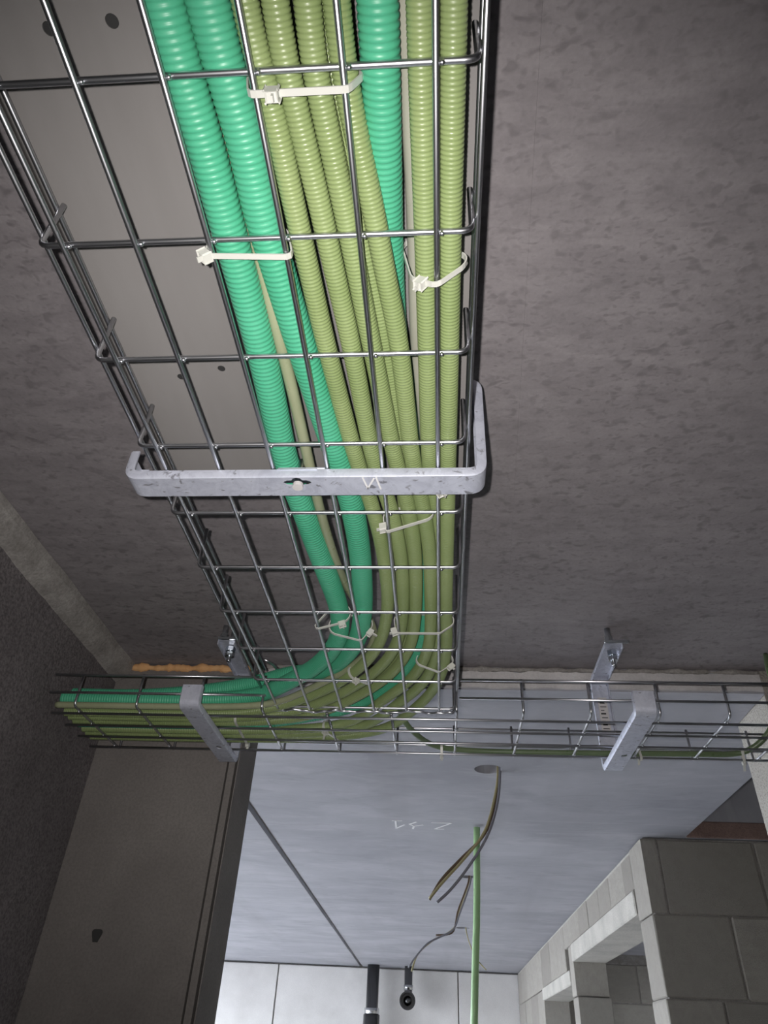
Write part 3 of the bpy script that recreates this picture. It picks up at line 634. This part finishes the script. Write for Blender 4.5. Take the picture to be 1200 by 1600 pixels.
# ================================================================== HANGER BRACKETS
def channel(parent, path, wdt, lip, org, ax, ay):
    """C-shaped channel strip: path in the (ax, z) plane, width along ay, lips turned inwards"""
    pts = np.array(path, float); t = np.gradient(pts, axis=0); t /= np.linalg.norm(t, axis=1)[:, None]
    inn = np.stack([-t[:, 1], t[:, 0]], 1); c = pts.mean(0)
    if np.sum(inn * (c - pts)) < 0: inn = -inn
    vs, fs = [], []
    for p_, i_ in zip(pts, inn):
        for k, (wv, l) in enumerate(((-.5, lip), (-.5, .0015), (-.47, 0), (.47, 0), (.5, .0015), (.5, lip))):
            a, z = p_ + i_ * l; vs.append(np.array(org) + np.array(ax) * a + np.array(ay) * wv * wdt + np.array((0, 0, z)))
    for i in range(len(pts) - 1):
        for k in range(5): fs.append([i * 6 + k, i * 6 + k + 1, (i + 1) * 6 + k + 1, (i + 1) * 6 + k])
    o = link('channel_strip', mk(vs, fs), 'galv', parent)
    md = o.modifiers.new('s', 'SOLIDIFY'); md.thickness = .0018; md.offset = 0; apply_mods(o)
    if not o.data.materials: o.data.materials.append(MT['galv'])
    o.data.shade_smooth(); o.data.set_sharp_from_angle(angle=math.radians(35)); return o
def hexnut(c, r, z0, z1, name, parent, n=6, m='bolt'):
    pts = [(c[0] + r * math.cos(2 * math.pi * i / n + .3), c[1] + r * math.sin(2 * math.pi * i / n + .3)) for i in range(n)]
    return link(name, prism_me(pts, z0, z1), m, parent)
def rod(c, r, z0, z1, parent):
    n = int((z1 - z0) / .0006); return link('threaded_rod', tube_me([(c[0], c[1], z0 + (z1 - z0) * i / n) for i in range(n + 1)], [r - .0005 * (i % 2) for i in range(n + 1)], 12), 'bolt', parent)
# main bracket
b1 = tag(empty('hanger_bracket', (-.13, .4975, CZ + .4185)), 'galvanised C-shaped hanger bracket carrying the long tray, with a keyhole slot', 'bracket')
pth = rounded([(-.296, CZ + .452), (-.296, CZ + .4185), (.044, CZ + .4185), (.044, CZ + .548), (-.17, CZ + .548)], .017, 7)
fine_ = []
for a, b_ in zip(pth, pth[1:]): fine_ += [a + (b_ - a) * i / 3 for i in range(3)]
st = channel(b1, fine_ + [pth[-1]], .027, .0082, (0, .4975, 0), (1, 0, 0), (0, 1, 0))
kq = P(465, 754, .4185)
key = []
for x_, y_ in ((-13, 2), (-9, 4.5), (-5, 4.5), (-3.5, 7.5), (0, 8.5), (3.5, 7.5), (5, 4.5), (9, 4.5), (13, 2), (13, -1), (10, -3.5), (5, -4), (4, -6.5), (0, -7.5), (-4, -6.5), (-5, -4), (-10, -3.5), (-13, -1)): key.append((kq[0] + x_ * .001, kq[1] - y_ * .0009))
loc = np.array(tuple(root_loc(st)))
cut(st, prism_me(key, CZ + .4145, CZ + .4225))
st.data.shade_smooth(); st.data.set_sharp_from_angle(angle=math.radians(35))
link('backing_plate', box_me(kq[0] - .019, kq[0] + .019, kq[1] - .011, kq[1] + .009, CZ + .4256, CZ + .4266, .0003), 'bolt', b1)
# clamp plate on the bottom wires with its bolt
link('clamp_plate', box_me(XL[2] + .003, XL[3] - .003, .488, .506, ZT1 + .0024, ZT1 + .0048, .0006), 'galv', b1)
lnk = hexnut((kq[0], kq[1] + .003), .0050, CZ + .4150, CZ + .4190, 'bolt_head', b1, 18, 'sticker')
rod((kq[0], kq[1] + .003), .0026, CZ + .4200, ZT1 + .020, b1)
chk = chalk([[(567, 746), (575, 762), (584, 747)], [(588, 746), (595, 763)]], .4172, .0016, b1)
rod((-.13, .4975), .004, CZ + .535, ZH, b1)
hexnut((-.13, .4975), .008, CZ + .539, CZ + .546, 'nut', b1); hexnut((-.13, .4975), .008, CZ + .550, CZ + .557, 'nut', b1)
# brackets of the crossing tray
def cbracket(x, lab, u_rod):
    b = tag(empty('hanger_bracket', (x, 1.25, CZ + .402)), lab, 'bracket')
    pth = rounded([(.990, CZ + .436), (.990, CZ + .4015), (1.2495, CZ + .4015), (1.2495, CZ + .572), (1.105, CZ + .572)], .014, 7)
    f = []
    for a, c in zip(pth, pth[1:]): f += [a + (c - a) * i / 3 for i in range(3)]
    s_ = channel(b, f + [pth[-1]], .030, .0085, (x, 0, 0), (0, 1, 0), (1, 0, 0))
    hx, hy = x + .003, 1.165
    cut(s_, prism_me([(hx + .005 * math.cos(a), hy + .007 * math.sin(a)) for a in np.linspace(0, 2 * math.pi, 12, endpoint=False)], CZ + .3965, CZ + .4055))
    s_.data.shade_smooth(); s_.data.set_sharp_from_angle(angle=math.radians(35))
    hexnut((x + .003, 1.167), .0042, CZ + .4035, CZ + .412, 'bolt_head', b)
    r0 = (x + .002, 1.130)
    rod(r0, .004, CZ + .543, ZH, b); hexnut(r0, .0085, CZ + .562, CZ + .570, 'nut', b); hexnut(r0, .0085, CZ + .552, CZ + .559, 'nut', b)
    hexnut(r0, .0085, CZ + .574, CZ + .581, 'nut', b); link('washer', cyl_me(r0, .012, CZ + .5735, CZ + .5745), 'bolt', b)
    link('end_plate', box_me(x - .015, x + .026, 1.099, 1.104, CZ + .5712, CZ + .5760, .0005), 'bolt', b)
    link('anchor_bolt', tube_me([(x - .006, 1.106, CZ + .5735), (x - .006, 1.106, CZ + .5741), (x - .006, 1.106, ZH)], [.0045, .0052, .0052], 14), 'bolt', b); hexnut((x - .006, 1.106), .0075, CZ + .5765, CZ + .5835, 'nut', b)
    stk = link('sticker', box_me(x - .007, x + .009, 1.2470, 1.2482, CZ + .470, CZ + .535), 'sticker', b)
    for k in range(8): link('print_line', box_me(x - .0045 + .0006 * (k % 2), x + .0065 - .0022 * (k % 3), 1.2466, 1.2471, CZ + .476 + .0068 * k, CZ + .4774 + .0068 * k + .0012 * (k % 3 == 1)), 'ink', stk)
    return b
cbracket(-.377, 'galvanised C-shaped hanger bracket of the crossing tray near the left wall', 0)
cbracket(.297, 'galvanised C-shaped hanger bracket of the crossing tray at right, empty tray section', 0)

# ================================================================== FAR ROOM DETAILS
# hanging wires
def hang(name, lab, strands):
    e = empty(name, tuple(strands[0][0][0])); tag(e, lab, 'wire')
    for pts, m in strands: link('strand', tube_me(smooth_path(pts, .01, .008), .0032, 7), m, e)
    return e
d1, d2, d3 = P(778, 1206, H2)[1], P(734, 1371, H2)[1], P(727, 1451, H2)[1]
A = lambda l, D, z0: [np.array((0, 0, 0)) + P(*l[0], D=D) + (0, 0, z0)] + [P(*q, D=D) for q in l]
hang('hanging_wire', 'loose yellow and brown wires dangling from the nearest round ceiling hole', [
    (A([(778, 1208), (772, 1250), (757, 1300), (725, 1342), (692, 1378), (671, 1404)], d1, .08), 'wy'),
    (A([(780, 1208), (775, 1250), (758, 1302), (722, 1340), (690, 1374), (671, 1406)], d1 + .004, .08), 'wbn'),
    (A([(781, 1208), (777, 1255), (762, 1305), (735, 1350), (706, 1388), (683, 1410)], d1 - .004, .08), 'wbl')])
hang('hanging_wire', 'kinked brown wires dangling from the middle ceiling hole', [
    (A([(733, 1372), (726, 1395), (715, 1425), (711, 1448), (705, 1459), (681, 1461)], d2, .08), 'wbn'),
    (A([(735, 1372), (728, 1397), (717, 1426), (712, 1446), (700, 1458), (675, 1470), (652, 1492), (643, 1518)], d2 + .01, .08), 'wy'),
    (A([(736, 1372), (729, 1398), (718, 1428), (709, 1452), (690, 1463), (668, 1474), (648, 1497), (638, 1512)], d2 - .01, .08), 'wbl')])
hang('hanging_wire', 'single pale wire dangling from the farthest ceiling hole', [
    (A([(728, 1452), (734, 1475), (746, 1500), (760, 1516)], d3, .06), 'wy')])
# standing green tube
a, b_ = P(745, 1293, D=2.25), P(741, 1600, D=2.25); fl_ = a + (b_ - a) * ((a[2] - .002) / (a[2] - b_[2]))
pp = smooth_path([a, (a + b_) / 2 + np.array((.003, 0, 0)), b_, (b_ + fl_) / 2, fl_], .03)
tag(link('upright_tube', tube_me(np.vstack([pp, pp[-1:] ]) if False else pp, .0098, 14), 'pole'), 'thin pale green tube standing upright in the far room', 'tube')
# black drain pipes on the back wall
c = (P(573, 1540, D=6.5) + P(592, 1540, D=6.5)) / 2
e = tag(empty('drain_pipe', (c[0], 6.5, 0)), 'thick glossy black drain pipe running down the far wall', 'pipe')
link('pipe_shaft', tube_me([(c[0], 6.5, .002), (c[0], 6.5, 1.0), (c[0], 6.5, Z2 - .001)], .047, 24), 'darksteel', e)
cz = P(582, 1580, D=6.5)[2]
link('collar', tube_me([(c[0], 6.5, cz - .02), (c[0], 6.5, cz - .018), (c[0], 6.5, cz + .018), (c[0], 6.5, cz + .02)], [.053, .056, .056, .053], 24), 'chrome', e)
link('socket', tube_me([(c[0], 6.5, cz - .20), (c[0], 6.5, cz - .19), (c[0], 6.5, cz - .021), (c[0], 6.5, cz - .0205)], [.058, .062, .062, .05], 24), 'black', e)
c = (P(632, 1540, D=6.5) + P(644, 1540, D=6.5)) / 2; ce = P(637, 1564, D=6.42)
e = tag(empty('drain_pipe', (c[0], 6.5, ce[2])), 'short black pipe with a round open elbow below the ceiling', 'pipe')
zt = Z2 - .001
link('pipe_shaft', tube_me(rounded([(c[0], 6.5, zt), (c[0], 6.5, ce[2]), (c[0], 6.40, ce[2])], .045, 8), .031, 20), 'darksteel', e)
link('collar', tube_me([(c[0], 6.5, ce[2] + .075), (c[0], 6.5, ce[2] + .105)], .036, 20), 'chrome', e)
vs, fs = [], []; n = 28
for yy, rr in ((6.44, .040), (6.435, .058), (6.37, .060), (6.37, .050), (6.43, .048), (6.43, .001)):
    for i in range(n): vs.append((c[0] + rr * math.cos(2 * math.pi * i / n), yy, ce[2] + rr * math.sin(2 * math.pi * i / n)))
for k in range(5):
    for i in range(n): fs.append([k * n + i, k * n + (i + 1) % n, (k + 1) * n + (i + 1) % n, (k + 1) * n + i])
link('elbow_socket', mk(vs, fs), 'black', e)
